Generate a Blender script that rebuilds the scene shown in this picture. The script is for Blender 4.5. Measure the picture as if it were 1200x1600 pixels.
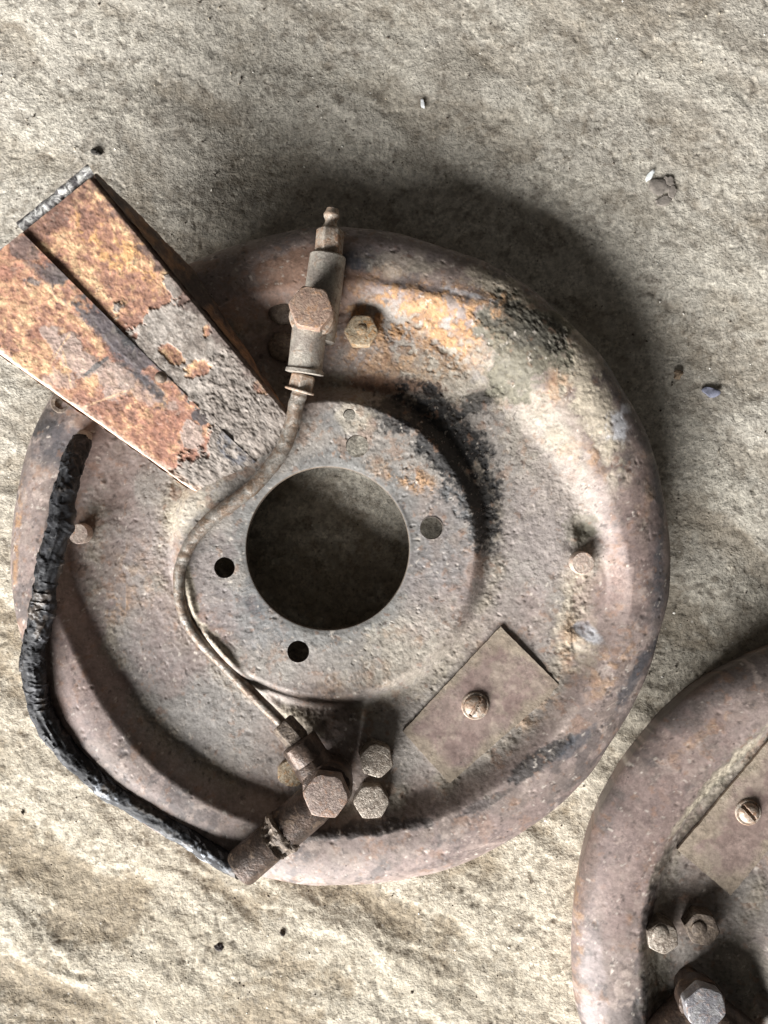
import bpy, math
import numpy as np
from math import radians, sin, cos, pi

# ------------------------------------------------------------------ camera, light, exposure
S = 0.0003            # one design unit ("u") = 0.3 mm; the disc is about 306 mm across
CAMZ = 1275.0         # camera height in u
FZ = -36.0            # mean level of the concrete; the disc's hub stands 116 u above it
for o in list(bpy.data.objects): bpy.data.objects.remove(o)
scene = bpy.context.scene
col = scene.collection
cam = bpy.data.cameras.new('camera'); camo = bpy.data.objects.new('camera', cam); col.objects.link(camo)
camo.location = (0, 0, CAMZ*S); camo.rotation_euler = (0, 0, 0)
cam.sensor_fit = 'VERTICAL'; cam.angle = 2*math.atan(800/1200.0)
cam.clip_start = 0.01; cam.clip_end = 100
scene.camera = camo
scene.render.resolution_x = 768; scene.render.resolution_y = 1024

world = bpy.data.worlds.new('World'); scene.world = world; world.use_nodes = True
bg = world.node_tree.nodes['Background']
bg.inputs['Color'].default_value = (1.0, 0.94, 0.87, 1); bg.inputs['Strength'].default_value = 0.06

def area(name, loc, target, sx, sy, power, color):
    L = bpy.data.lights.new(name, 'AREA'); L.shape = 'RECTANGLE'; L.size = sx; L.size_y = sy
    L.energy = power; L.color = color
    o = bpy.data.objects.new(name, L); col.objects.link(o); o.location = loc
    from mathutils import Vector
    o.rotation_euler = (Vector(target)-Vector(loc)).to_track_quat('-Z', 'Y').to_euler()
    return o
# the open doorway that lights the floor from the lower left
area('doorway_light', (-2.15, -3.55, 1.62), (0, 0, 0.0), 3.9, 1.9, 895, (1.0, 0.995, 0.985))

vs = scene.view_settings
vs.view_transform = 'Standard'; vs.look = 'None'; vs.gamma = 1; vs.exposure = 0.0
vs.use_curve_mapping = False

# ------------------------------------------------------------------ numpy helpers
def lin(r, g, b):
    c = np.array([r, g, b])/255.0
    return np.where(c <= 0.04045, c/12.92, ((c+0.055)/1.055)**2.4)
def smooth(a, b, x):
    t = np.clip((x-a)/(b-a), 0, 1); return t*t*(3-2*t)
def _hash(ix, iy, seed):
    h = ix.astype(np.uint32)*np.uint32(374761393) + iy.astype(np.uint32)*np.uint32(668265263) + np.uint32((seed*97531+12345) & 0xffffffff)
    h = (h ^ (h >> np.uint32(13)))*np.uint32(1274126177)
    h = (h ^ (h >> np.uint32(15)))*np.uint32(2246822519)
    return (h ^ (h >> np.uint32(16))).astype(np.float64)/4294967295.0
def vnoise(x, y, seed):
    xf = np.floor(x); yf = np.floor(y); u = x-xf; v = y-yf
    u = u*u*u*(u*(u*6-15)+10); v = v*v*v*(v*(v*6-15)+10)
    ix = xf.astype(np.int64) & 0xffffff; iy = yf.astype(np.int64) & 0xffffff
    a = _hash(ix, iy, seed); b = _hash(ix+1, iy, seed); c = _hash(ix, iy+1, seed); d = _hash(ix+1, iy+1, seed)
    return ((a*(1-u)+b*u)*(1-v) + (c*(1-u)+d*u)*v)*2-1
def fbm(x, y, wl, octv=4, seed=0, gain=0.5):
    x = np.asarray(x, float)/wl+31.7; y = np.asarray(y, float)/wl+17.3
    s = 0; a = 1; t = 0
    for k in range(octv):
        s = s+a*vnoise(x, y, seed+k*7); t += a*a; a *= gain
        x, y = (0.8*x-0.6*y)*2.03+5.1, (0.6*x+0.8*y)*2.03+9.7
    return s/math.sqrt(t)*1.5
def mixc(c, k, m):
    m = np.asarray(m)[..., None]; return c*(1-m)+np.asarray(k)*m

def W(px, py, z):
    """true place (in u) of something seen at photo pixel px, py and standing at height z"""
    k = (CAMZ-z)/1200.0
    return np.array([(px-600)*k, (800-py)*k, float(z)])

# ------------------------------------------------------------------ mesh helpers
def make_mesh(name, V, F4, cols=None, F3=None, Fn=None, mat=None, parent=None, smooth_angle=40, origin=None, alpha=None):
    """V in u; F4 (n,4) int array, F3 (n,3) int array, Fn list of ngons"""
    V = np.asarray(V, float)
    if origin is None: origin = np.zeros(3)
    me = bpy.data.meshes.new(name)
    polys = []
    loops = []; starts = []; n = 0
    for F in (F4, F3):
        if F is not None and len(F):
            F = np.asarray(F, np.int32); loops.append(F.ravel())
            starts.append(n+np.arange(len(F))*F.shape[1]); n += F.size
    for f in (Fn or []):
        loops.append(np.asarray(f, np.int32)); starts.append(np.array([n])); n += len(f)
    loops = np.concatenate(loops).astype(np.int32); starts = np.concatenate(starts).astype(np.int32)
    me.vertices.add(len(V)); me.vertices.foreach_set('co', ((V-origin)*S).astype(np.float32).ravel())
    me.loops.add(len(loops)); me.loops.foreach_set('vertex_index', loops)
    me.polygons.add(len(starts)); me.polygons.foreach_set('loop_start', starts)
    me.update(calc_edges=True); me.validate()
    me.polygons.foreach_set('use_smooth', np.ones(len(me.polygons), bool))
    if cols is not None:
        at = me.attributes.new('Col', 'FLOAT_COLOR', 'POINT')
        rgba = np.ones((len(V), 4), np.float32); rgba[:, :3] = np.clip(cols, 0, 1)
        if alpha is not None: rgba[:, 3] = alpha
        at.data.foreach_set('color', rgba.ravel())
    if smooth_angle: me.set_sharp_from_angle(angle=radians(smooth_angle))
    if mat: me.materials.append(mat)
    o = bpy.data.objects.new(name, me); col.objects.link(o)
    if parent is not None: o.parent = parent
    return o

class MB:
    """collects rings into one mesh"""
    def __init__(s): s.V = []; s.F4 = []; s.Fn = []; s.n = 0
    def add(s, V, F4=None, Fn=None):
        V = np.asarray(V, float); b = s.n
        s.V.append(V); s.n += len(V)
        if F4 is not None and len(F4): s.F4.append(np.asarray(F4)+b)
        for f in (Fn or []): s.Fn.append([i+b for i in f])
    def rings(s, R, cap0=True, cap1=True):
        R = np.asarray(R, float); m, n, _ = R.shape
        i = np.arange(m-1)[:, None]*n; j = np.arange(n)[None, :]; j2 = (j+1) % n
        F = np.stack([i+j, i+j2, i+n+j2, i+n+j], -1).reshape(-1, 4)
        Fn = []
        if cap0: Fn.append(list(range(n-1, -1, -1)))
        if cap1: Fn.append(list(range((m-1)*n, m*n)))
        s.add(R.reshape(-1, 3), F, Fn)
    def lathe(s, p0, p1, prof, n=32, rot=0, noise=0, seed=0):
        """prof: (t in u from p0 along p0->p1, radius). t may be given as fraction if 0..1 and frac"""
        p0 = np.asarray(p0, float); p1 = np.asarray(p1, float)
        a = p1-p0; L = np.linalg.norm(a); a /= L
        h = np.array([0, 0, 1.0]) if abs(a[2]) < 0.9 else np.array([1.0, 0, 0])
        e1 = np.cross(h, a); e1 /= np.linalg.norm(e1); e2 = np.cross(a, e1)
        th = np.arange(n)*2*pi/n+rot
        R = []
        for (t, r) in prof:
            rr = np.full(n, float(r))
            if noise: rr = rr+noise*fbm(np.arange(n)*6.0, np.full(n, t), 9, 3, seed)*min(1, r/10)
            R.append(p0+a*t+np.outer(rr*np.cos(th), e1)+np.outer(rr*np.sin(th), e2))
        s.rings(R)
        return s
    def sweep(s, P, rad, n=20, cap=True):
        P = np.asarray(P, float); T = np.gradient(P, axis=0); T /= np.linalg.norm(T, axis=1)[:, None]
        up = np.array([0, 0, 1.0]); R = []
        th = np.arange(n)*2*pi/n
        for i in range(len(P)):
            e1 = np.cross(up, T[i]); e1 /= np.linalg.norm(e1); e2 = np.cross(T[i], e1)
            r = rad[i]
            R.append(P[i]+np.outer(r*np.cos(th), e1)+np.outer(r*np.sin(th), e2))
        s.rings(R, cap, cap)
        return s
    def build(s, name, mat, parent=None, origin=None, bevel=0, angle=40, cols=None):
        V = np.concatenate(s.V); F4 = np.concatenate(s.F4) if s.F4 else None
        o = make_mesh(name, V, F4, cols=cols, Fn=s.Fn, mat=mat, parent=parent, smooth_angle=angle, origin=origin)
        if bevel:
            b = o.modifiers.new('bevel', 'BEVEL'); b.width = bevel*S; b.segments = 3; b.limit_method = 'ANGLE'; b.angle_limit = radians(35)
        return o
def spline(pts, n):
    """Catmull-Rom through the points, n samples"""
    P = np.asarray(pts, float); P = np.vstack([2*P[0]-P[1], P, 2*P[-1]-P[-2]])
    m = len(P)-3; t = np.linspace(0, m-1e-6, n); i = t.astype(int); f = (t-i)[:, None]
    a, b, c, d = P[i], P[i+1], P[i+2], P[i+3]
    return 0.5*((2*b)+(-a+c)*f+(2*a-5*b+4*c-d)*f**2+(-a+3*b-3*c+d)*f**3)

# ------------------------------------------------------------------ materials
def nodes(name):
    m = bpy.data.materials.new(name); m.use_nodes = True
    nt = m.node_tree; b = nt.nodes['Principled BSDF']
    return m, nt, b
def noise_n(nt, coord, wl, detail=4, rough=0.6, dist=0.0):
    n = nt.nodes.new('ShaderNodeTexNoise'); n.inputs['Scale'].default_value = 1.0/(wl*S)
    n.inputs['Detail'].default_value = detail; n.inputs['Roughness'].default_value = rough; n.inputs['Distortion'].default_value = dist
    nt.links.new(coord, n.inputs['Vector']); return n
def ramp(nt, fac, stops):
    r = nt.nodes.new('ShaderNodeValToRGB'); e = r.color_ramp.elements
    while len(e) < len(stops): e.new(0.5)
    for k, (p, c) in enumerate(stops):
        e[k].position = p
        c = (c, c, c) if np.isscalar(c) else c
        e[k].color = (*[float(q) for q in c], 1)
    nt.links.new(fac, r.inputs['Fac']); return r
def mix(nt, kind, a, b, fac):
    m = nt.nodes.new('ShaderNodeMix'); m.data_type = 'RGBA'; m.blend_type = kind
    def put(sock, v):
        if hasattr(v, 'is_linked') or hasattr(v, 'links'): nt.links.new(v, sock)
        elif np.isscalar(v): sock.default_value = v
        else: sock.default_value = (*[float(q) for q in v], 1)
    put(m.inputs['Factor'], fac); put(m.inputs['A'], a); put(m.inputs['B'], b)
    return m.outputs['Result']
def bump(nt, b, layers):
    prev = None
    for (h, strength, dist) in layers:
        bp = nt.nodes.new('ShaderNodeBump'); 
        if np.isscalar(strength): bp.inputs['Strength'].default_value = strength
        else: nt.links.new(strength, bp.inputs['Strength'])
        bp.inputs['Distance'].default_value = dist*S
        nt.links.new(h, bp.inputs['Height'])
        if prev: nt.links.new(prev, bp.inputs['Normal'])
        prev = bp.outputs['Normal']
    nt.links.new(prev, b.inputs['Normal'])

def attr_material(name, rough_hi=0.85, rough_lo=0.36, fine=0.35, bumpk=1.0, flakes=0.42, grain=0.9):
    """vertex stain colours, broken up by fine grain; alpha = how worn and smooth the surface is"""
    m, nt, b = nodes(name)
    at = nt.nodes.new('ShaderNodeAttribute'); at.attribute_name = 'Col'
    tc = nt.nodes.new('ShaderNodeTexCoord').outputs['Object']
    n1 = noise_n(nt, tc, 12, 5, 0.72); n2 = noise_n(nt, tc, 4.6, 2, 0.6); n3 = noise_n(nt, tc, 26, 4, 0.65, 0.6)
    g1 = ramp(nt, n1.outputs['Fac'], [(0.34, 1-fine), (0.5, 1.0), (0.66, 1+fine*0.9)])
    c = mix(nt, 'MULTIPLY', at.outputs['Color'], g1.outputs['Color'], 1.0)
    g2 = ramp(nt, n2.outputs['Fac'], [(0.33, 0.62), (0.5, 1.0), (0.67, 1.38)])
    vary = ramp(nt, n3.outputs['Fac'], [(0.40, 0.15), (0.62, grain)])
    c = mix(nt, 'MULTIPLY', c, g2.outputs['Color'], vary.outputs['Color'])
    worn = nt.nodes.new('ShaderNodeMapRange'); nt.links.new(at.outputs['Alpha'], worn.inputs['Value'])
    worn.inputs['From Max'].default_value = 0.6; worn.inputs['To Min'].default_value = 1.0; worn.inputs['To Max'].default_value = 0.4
    # crisp flakes: paint lost to darker metal, and pale scuffs
    n4 = noise_n(nt, tc, 15, 6, 0.7, 0.3); n5 = noise_n(nt, tc, 19, 6, 0.72, 0.2)
    sh = nt.nodes.new('ShaderNodeVectorMath'); sh.operation = 'ADD'; sh.inputs[1].default_value = (1.3, 2.7, 0.4)
    nt.links.new(tc, sh.inputs[0]); nt.links.new(sh.outputs[0], n5.inputs['Vector'])
    f1 = ramp(nt, n4.outputs['Fac'], [(0.575, 0.0), (0.60, flakes)]); f2 = ramp(nt, n5.outputs['Fac'], [(0.585, 0.0), (0.615, flakes*0.8)])
    m1 = mix(nt, 'MULTIPLY', f1.outputs['Color'], worn.outputs['Result'], 1.0); m2 = mix(nt, 'MULTIPLY', f2.outputs['Color'], worn.outputs['Result'], 1.0)
    c = mix(nt, 'MULTIPLY', c, (0.55, 0.51, 0.48), m1)
    c = mix(nt, 'MIX', c, lin(190, 180, 166), m2)
    # dark pinholes
    vo = nt.nodes.new('ShaderNodeTexVoronoi'); vo.inputs['Scale'].default_value = 1/(17*S); nt.links.new(tc, vo.inputs['Vector'])
    pin = ramp(nt, vo.outputs['Distance'], [(0.05, 1.0), (0.11, 0.0)])
    gate = ramp(nt, n3.outputs['Fac'], [(0.52, 0.0), (0.62, 0.8)])
    pm = mix(nt, 'MULTIPLY', pin.outputs['Color'], gate.outputs['Color'], 1.0)
    c = mix(nt, 'MIX', c, lin(48, 38, 34), pm)
    nt.links.new(c, b.inputs['Base Color'])
    mr = nt.nodes.new('ShaderNodeMapRange'); nt.links.new(at.outputs['Alpha'], mr.inputs['Value'])
    mr.inputs['To Min'].default_value = rough_hi; mr.inputs['To Max'].default_value = rough_lo
    ad = nt.nodes.new('ShaderNodeMath'); ad.operation = 'MULTIPLY_ADD'
    nt.links.new(n1.outputs['Fac'], ad.inputs[0]); ad.inputs[1].default_value = 0.24; 
    sb = nt.nodes.new('ShaderNodeMath'); sb.operation = 'SUBTRACT'; nt.links.new(mr.outputs['Result'], sb.inputs[0]); sb.inputs[1].default_value = 0.12
    nt.links.new(sb.outputs[0], ad.inputs[2]); nt.links.new(ad.outputs[0], b.inputs['Roughness'])
    soft = nt.nodes.new('ShaderNodeMapRange'); nt.links.new(at.outputs['Alpha'], soft.inputs['Value'])
    soft.inputs['From Max'].default_value = 0.6; soft.inputs['To Min'].default_value = 0.5*bumpk; soft.inputs['To Max'].default_value = 0.13*bumpk
    bump(nt, b, [(n3.outputs['Fac'], soft.outputs['Result'], 2.2), (n1.outputs['Fac'], soft.outputs['Result'], 3.0), (n2.outputs['Fac'], soft.outputs['Result'], 1.8)])
    return m

def metal(name, c_main, c_alt, c_dirt, rough=0.5, metallic=0.35, wl=16, dirt=0.5, bumpk=1.0):
    m, nt, b = nodes(name)
    tc = nt.nodes.new('ShaderNodeTexCoord').outputs['Object']
    n1 = noise_n(nt, tc, wl, 6, 0.68, 0.4); n2 = noise_n(nt, tc, wl*0.9, 5, 0.7, 0.8); n3 = noise_n(nt, tc, 3.5, 3, 0.6)
    mp = nt.nodes.new('ShaderNodeVectorMath'); mp.operation = 'ADD'; mp.inputs[1].default_value = (3.1, 1.7, 0.6)
    nt.links.new(tc, mp.inputs[0]); nt.links.new(mp.outputs[0], n2.inputs['Vector'])
    f = ramp(nt, n1.outputs['Fac'], [(0.42, 0.0), (0.58, 1.0)])
    c = mix(nt, 'MIX', c_main, c_alt, f.outputs['Color'])
    d = ramp(nt, n2.outputs['Fac'], [(0.62-0.25*dirt, 0.0), (0.74-0.2*dirt, 1.0)])
    c = mix(nt, 'MIX', c, c_dirt, d.outputs['Color'])
    g = ramp(nt, n3.outputs['Fac'], [(0.3, 0.65), (0.5, 1.0), (0.7, 1.35)])
    c = mix(nt, 'MULTIPLY', c, g.outputs['Color'], 0.8)
    nt.links.new(c, b.inputs['Base Color'])
    r = ramp(nt, d.outputs['Color'], [(0.0, rough), (1.0, min(0.95, rough+0.3))]); nt.links.new(r.outputs['Color'], b.inputs['Roughness'])
    mt = ramp(nt, d.outputs['Color'], [(0.0, metallic), (1.0, 0.0)]); nt.links.new(mt.outputs['Color'], b.inputs['Metallic'])
    bump(nt, b, [(n1.outputs['Fac'], 0.5*bumpk, 3), (n2.outputs['Fac'], 0.5*bumpk, 2.5), (n3.outputs['Fac'], 0.5*bumpk, 1)])
    return m

M = {}
M['disc'] = attr_material('rusty_painted_steel', 0.82, 0.42, 0.22, 0.9, 0.25, 0.6)
M['scoop'] = attr_material('rusted_sheet', 0.85, 0.4, 0.35, 1.0, 0.22)
M['hose'] = attr_material('tape_wrap', 0.85, 0.45, 0.45, 1.2, 0.12)
M['grey'] = metal('dull_grey_steel', lin(168, 161, 150), lin(146, 137, 128), lin(128, 108, 92), 0.5, 0.3, 22, 0.35)
M['greyrust'] = metal('grey_steel_rust', lin(172, 162, 150), lin(158, 136, 118), lin(140, 108, 84), 0.55, 0.25, 14, 0.5)
M['rusthead'] = metal('rusty_bolt_head', lin(156, 134, 118), lin(140, 116, 102), lin(162, 126, 98), 0.6, 0.15, 12, 0.45)
M['mauvehead'] = metal('brown_bolt_head', lin(142, 127, 117), lin(120, 104, 96), lin(148, 114, 92), 0.5, 0.25, 12, 0.4)
M['palehead'] = metal('pale_bolt_head', lin(160, 158, 158), lin(130, 128, 132), lin(140, 118, 108), 0.42, 0.35, 14, 0.35)
M['dark'] = metal('oily_brown_steel', lin(92, 76, 66), lin(70, 60, 54), lin(120, 100, 82), 0.42, 0.35, 20, 0.25)
M['dirtybolt'] = metal('grimy_bolt', lin(124, 110, 96), lin(98, 86, 76), lin(78, 66, 56), 0.55, 0.2, 10, 0.5, 1.3)
M['dustybolt'] = metal('dusty_bolt', lin(184, 170, 146), lin(162, 142, 116), lin(172, 130, 86), 0.7, 0.0, 10, 0.5, 1.3)
M['wornbolt'] = metal('worn_bolt', lin(156, 146, 134), lin(124, 112, 100), lin(92, 78, 66), 0.42, 0.3, 11, 0.45, 1.2)
M['tube'] = metal('brake_tube', lin(140, 134, 126), lin(120, 102, 86), lin(96, 78, 64), 0.45, 0.3, 18, 0.42)
M['pin'] = metal('pin_head', lin(190, 174, 160), lin(172, 152, 140), lin(178, 138, 108), 0.6, 0.1, 9, 0.25)
M['cover'] = metal('brown_cover_paint', lin(128, 106, 100), lin(118, 97, 92), lin(146, 132, 118), 0.5, 0.0, 60, 0.15, 0.6)
M['chip_edge'] = metal('chipped_black_paint', lin(58, 56, 58), lin(120, 116, 116), lin(214, 212, 206), 0.6, 0.0, 11, 0.75, 1.0)

# ------------------------------------------------------------------ floor
def build_floor():
    def axis(lo, hi, step, far):
        a = np.arange(lo, hi+step, step); out = [a]
        g = step; p = hi; up = []
        while p < far: g *= 1.11; p += g; up.append(p)
        g = step; p = lo; dn = []
        while p > -far: g *= 1.11; p -= g; dn.append(p)
        return np.concatenate([dn[::-1], out[0], up])
    xs = axis(-725, 725, 2.5, 9000); ys = axis(-960, 960, 2.5, 9000)
    X, Y = np.meshgrid(xs, ys, indexing='ij')
    kf = (CAMZ-FZ)/1200; Px = 600+X/kf; Py = 800-Y/kf
    # ripples of hand-floated concrete running down to the right, coarser towards the lower left
    wx = X+14*fbm(X, Y, 140, 2, 5); wy = Y+14*fbm(X, Y, 140, 2, 6)
    ca, sa = cos(radians(-26)), sin(radians(-26))
    u = wx*ca+wy*sa; v = -wx*sa+wy*ca
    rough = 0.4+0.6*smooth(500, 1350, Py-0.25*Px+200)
    near = smooth(60, 400, np.abs(X)-500)
    z = 3.3*rough*fbm(u*0.45, v, 74, 3, 11) + 0.2*rough*fbm(u*0.6, v, 22, 3, 12) + 2.0*fbm(X, Y, 260, 2, 13)
    # ragged ledges where the float dragged
    rid = 1-np.abs(fbm(u*0.4, v, 95, 3, 21)); z += 0.8*rough*smooth(0.5, 1.0, rid)
    z += 0.45*fbm(u, v, 13, 2, 14)*(0.4+0.6*rough)
    pit = smooth(0.95, 1.5, fbm(X, Y, 13, 2, 15)); z -= 1.3*pit
    z += FZ
    nx, ny = X.shape
    i = np.arange(nx-1)[:, None]*ny; j = np.arange(ny-1)[None, :]
    F = np.stack([i+j, i+ny+j, i+ny+j+1, i+j+1], -1).reshape(-1, 4)
    V = np.stack([X, Y, z], -1).reshape(-1, 3)
    c = np.ones(X.shape+(3,))*lin(194, 187, 174)
    c = mixc(c, lin(172, 165, 153), smooth(-0.3, 0.9, fbm(X, Y, 170, 3, 31))*0.6)
    c = mixc(c, lin(204, 197, 182), smooth(0.0, 1.0, fbm(u*0.5, v, 60, 4, 32))*0.5)
    c = mixc(c, lin(132, 123, 110), smooth(0.25, 1.1, fbm(u*0.5, v, 60, 4, 33, 0.6))*0.5)
    c = mixc(c, lin(110, 100, 88), smooth(0.75, 1.25, fbm(u, v, 24, 4, 34, 0.65))*0.5)
    c = mixc(c, lin(214, 206, 190), smooth(0.7, 1.3, fbm(X, Y, 15, 4, 35, 0.65))*0.4)
    c = mixc(c, lin(176, 164, 142), smooth(0.45, 1.0, rough)*0.45)  # browner towards the lower left, offsetting the stronger light there in the colour
    c = mixc(c, lin(128, 112, 90), rough*smooth(-0.1, 0.9, -fbm(u*0.45, v, 74, 3, 11)+0.35*fbm(X, Y, 16, 4, 37, 0.65))*0.7)  # ripple hollows painted brown, which also darkens the brightly lit lower left
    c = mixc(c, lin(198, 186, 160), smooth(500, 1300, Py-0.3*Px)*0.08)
    c = mixc(c, lin(98, 86, 70), smooth(0.55, 1.2, fbm(u, v, 12, 3, 38, 0.7)+0.4*fbm(u*0.5, v, 40, 3, 39))*0.5*(0.5+0.5*rough))
    m = attr_material('rough_concrete', 0.92, 0.8, 0.3, 1.4, 0.16, 0.9)
    nt = m.node_tree; b = nt.nodes['Principled BSDF']
    src = b.inputs['Base Color'].links[0].from_socket
    tc = nt.nodes.new('ShaderNodeTexCoord').outputs['Object']
    vo = nt.nodes.new('ShaderNodeTexVoronoi'); vo.inputs['Scale'].default_value = 1/(11*S); nt.links.new(tc, vo.inputs['Vector'])
    sp = ramp(nt, vo.outputs['Distance'], [(0.10, 1.0), (0.2, 0.0)])
    bw = nt.nodes.new('ShaderNodeSeparateColor'); nt.links.new(vo.outputs['Color'], bw.inputs[0])
    keep = ramp(nt, bw.outputs[0], [(0.72, 0.0), (0.76, 0.8)])
    pm = mix(nt, 'MULTIPLY', sp.outputs['Color'], keep.outputs['Color'], 1.0)
    tone = ramp(nt, bw.outputs[1], [(0.0, lin(78, 72, 66)), (0.5, lin(120, 114, 106)), (1.0, lin(232, 226, 214))])
    out = mix(nt, 'MIX', src, tone.outputs['Color'], pm)
    nt.links.new(out, b.inputs['Base Color'])
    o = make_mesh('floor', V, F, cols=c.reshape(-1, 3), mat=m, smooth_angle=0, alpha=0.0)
    o['kind'] = 'structure'; o['label'] = 'rough hand-floated concrete floor'
    return o
build_floor()
def floor_z(px, py): return -3

# ------------------------------------------------------------------ the pressed steel disc
HUBC = np.array([512-529.0, 873-857.0])     # centre bore, relative to the disc centre (y up)
def disc_profile(rho, th):
    """height of the pressing at radius rho and image angle th (degrees, clockwise from right)"""
    def hump(c, w):
        d = (th-c+180) % 360-180; return np.exp(-(d/w)**2)
    pad = hump(183, 17)+hump(9, 15)
    ur = hump(-42, 30)
    r1 = 392+40*pad-44*ur; r2 = 436+24*pad-4*ur
    z = 80-30*smooth(226, 259, rho)+32*smooth(0, 1, (rho-r1)/(r2-r1))
    z = np.where(rho > 456, z-np.where(rho < 527, 40*(1-np.sqrt(np.clip(1-((rho-456)/71.01)**2, 0, 1))), 40), z)
    z = z+1.5*np.exp(-((rho-455)/22)**2)
    return z

def build_disc(parent, origin, centre, rot, mirror, nr, nt, holes, bumps, stains, seed, name='disc'):
    """centre in u; rot (deg, y up) and mirror turn the local shape; holes in local coords"""
    rr = np.concatenate([[127, 127, 127.3, 128.6], np.linspace(130.5, 452, int(nr*0.8)), 456+71*np.sin(np.linspace(0.03, pi/2, int(nr*0.24)))])
    lipn = 6
    rr = np.concatenate([rr, np.full(lipn, 527.0)])
    th = np.arange(nt)*2*pi/nt
    R, T = np.meshgrid(rr, th, indexing='ij')
    w = smooth(245, 400, R)
    lx = (1-w)*HUBC[0]+R*np.cos(T); ly = (1-w)*HUBC[1]+R*np.sin(T)
    deg = -np.degrees(T)
    z = disc_profile(R, deg)
    z[0] = 66; z[1] = 78.5; z[2] = 79.5
    a = radians(rot); mx = -lx if mirror else lx
    X = centre[0]+mx*cos(a)-ly*sin(a); Y = centre[1]+mx*sin(a)+ly*cos(a)
    # uneven outline and dents
    ax, ay = X-centre[0], Y-centre[1]
    edge = smooth(430, 527, R)*2.0*fbm(ax, ay, 120, 3, seed+40)
    X += edge*ax/np.maximum(R, 1); Y += edge*ay/np.maximum(R, 1)
    k = (CAMZ-60)/1200.0; Px = 600+X/k; Py = 800-Y/k
    st = {}
    n2 = fbm(X, Y, 44, 4, seed+2, 0.6); n3 = fbm(X, Y, 13, 4, seed+3, 0.6); n1 = fbm(X, Y, 150, 3, seed+1); n4 = fbm(X, Y, 6, 3, seed+4, 0.65)
    def blob(cx, cy, rx, ry, rot=0, edge=0.35, nz=0.45):
        a = radians(rot); dx = Px-cx; dy = Py-cy
        u = (dx*cos(a)+dy*sin(a))/rx; v = (-dx*sin(a)+dy*cos(a))/ry
        d = np.sqrt(u*u+v*v)+nz*(0.7*n2+0.45*n3)+0.12*n4
        return smooth(1+edge, 1-edge, d)
    inner = (R > 129) & (R < 527)
    crust = np.zeros_like(R)
    annulus = smooth(215, 262, R)*(1-smooth(395, 425, R)); hub = 1-smooth(212, 250, R); rim = smooth(420, 440, R)
    # --- colours (paint, dust, rust and grease, plus painted glints)
    c = np.ones(R.shape+(3,))*lin(140, 125, 119)
    gl = np.full(R.shape, 0.55)
    c = mixc(c, lin(120, 107, 99), smooth(0.0, 0.9, n2)*0.6)
    c = mixc(c, lin(156, 142, 132), smooth(0.1, 1.0, -n2)*0.5)
    dust = np.clip(annulus*(0.68+0.5*n1+0.25*n2), 0, 0.92)
    c = mixc(c, lin(150, 143, 136), dust); gl -= 0.5*dust
    hg = hub*np.clip(0.6+0.4*n1+0.3*n2, 0, 0.9); c = mixc(c, lin(151, 145, 138), hg); gl -= 0.3*hg
    br = (1-smooth(138, 168, R+12*n2))*0.75; c = mixc(c, lin(122, 122, 120), br); gl += 0.25*br
    # dirt that settled in the two creases of the pressing
    cre = np.exp(-((R-268)/14)**2)+np.exp(-((R-392)/16)**2)
    c = mixc(c, lin(142, 132, 118), np.clip(cre*(0.5+0.5*n2), 0, 0.8)); crust += 0.8*cre*smooth(-0.6, 0.4, n2)
    c = mixc(c, lin(84, 78, 76), smooth(486, 512, R+10*n2)*smooth(-0.6, 0.4, n1+0.4*n3)*0.6)
    # rim wear: bare grey patches and scraped dark paint
    c = mixc(c, lin(92, 84, 82), rim*smooth(0.45, 0.95, fbm(X*0.7+Y*0.7, (Y-X)*1.2, 50, 5, seed+8, 0.62))*0.7)
    c = mixc(c, lin(176, 160, 150), rim*smooth(0.65, 1.2, fbm(X, Y, 30, 5, seed+9, 0.65))*0.6)
    c = mixc(c, lin(146, 112, 88), smooth(0.8, 1.3, fbm(X, Y, 36, 5, seed+10, 0.66))*0.4)
    pale = {'cream': lin(200, 188, 166), 'rust': lin(186, 122, 62), 'rustdeep': lin(126, 96, 78), 'grease': lin(44, 43, 43), 'blue': lin(74, 76, 82),
            'green': lin(104, 100, 86), 'grey': lin(124, 124, 124), 'bare_glint': lin(214, 214, 218), 'mauve': lin(136, 116, 110), 'brown': lin(96, 78, 66), 'lilac': lin(156, 143, 140)}
    rusty = np.zeros_like(R)
    for (kind, cx, cy, rx, ry, ro, stg) in stains:
        m = (blob(cx, cy, rx, ry, ro, 0.2, 0.32) if kind in ('grease', 'green') else blob(cx, cy, rx, ry, ro))*stg
        kc = pale[kind]
        if kind == 'rust':
            v = smooth(-0.7, 0.8, n3)[..., None]; kc = lin(126, 97, 76)*(1-v)+lin(172, 134, 96)*v
            m = m*smooth(-0.8, 0.3, n3+0.4*n2); rusty = np.maximum(rusty, m); gl -= 0.5*m; crust += 1.0*m
        if kind in ('grease', 'green'): crust += 0.7*m; gl -= 0.25*m
        if kind in ('cream',): crust += 0.5*m; gl -= 0.3*m
        if kind == 'bare_glint': gl += 0.6*m
        if kind == 'mauve': gl += 0.3*m
        c = mixc(c, kc, m)
    # peppering of rust, black specks and pale scratches
    c = mixc(c, lin(140, 104, 80), smooth(0.9, 1.5, n3)*0.4*inner)
    c = mixc(c, lin(56, 48, 44), smooth(1.05, 1.6, fbm(X, Y, 9, 3, seed+14, 0.6))*0.6)
    c = mixc(c, lin(206, 196, 184), smooth(1.25, 1.6, fbm(X, Y, 8, 3, seed+15, 0.6))*0.6)
    sc = np.abs(fbm(X*0.10+Y*0.05, (Y-X*0.5)*1.0, 12, 2, seed+16)); gate = smooth(0.3, 0.9, fbm(X, Y, 70, 2, seed+17))
    c = mixc(c, lin(190, 172, 160), (1-smooth(0.0, 0.035, sc))*gate*0.5)
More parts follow.
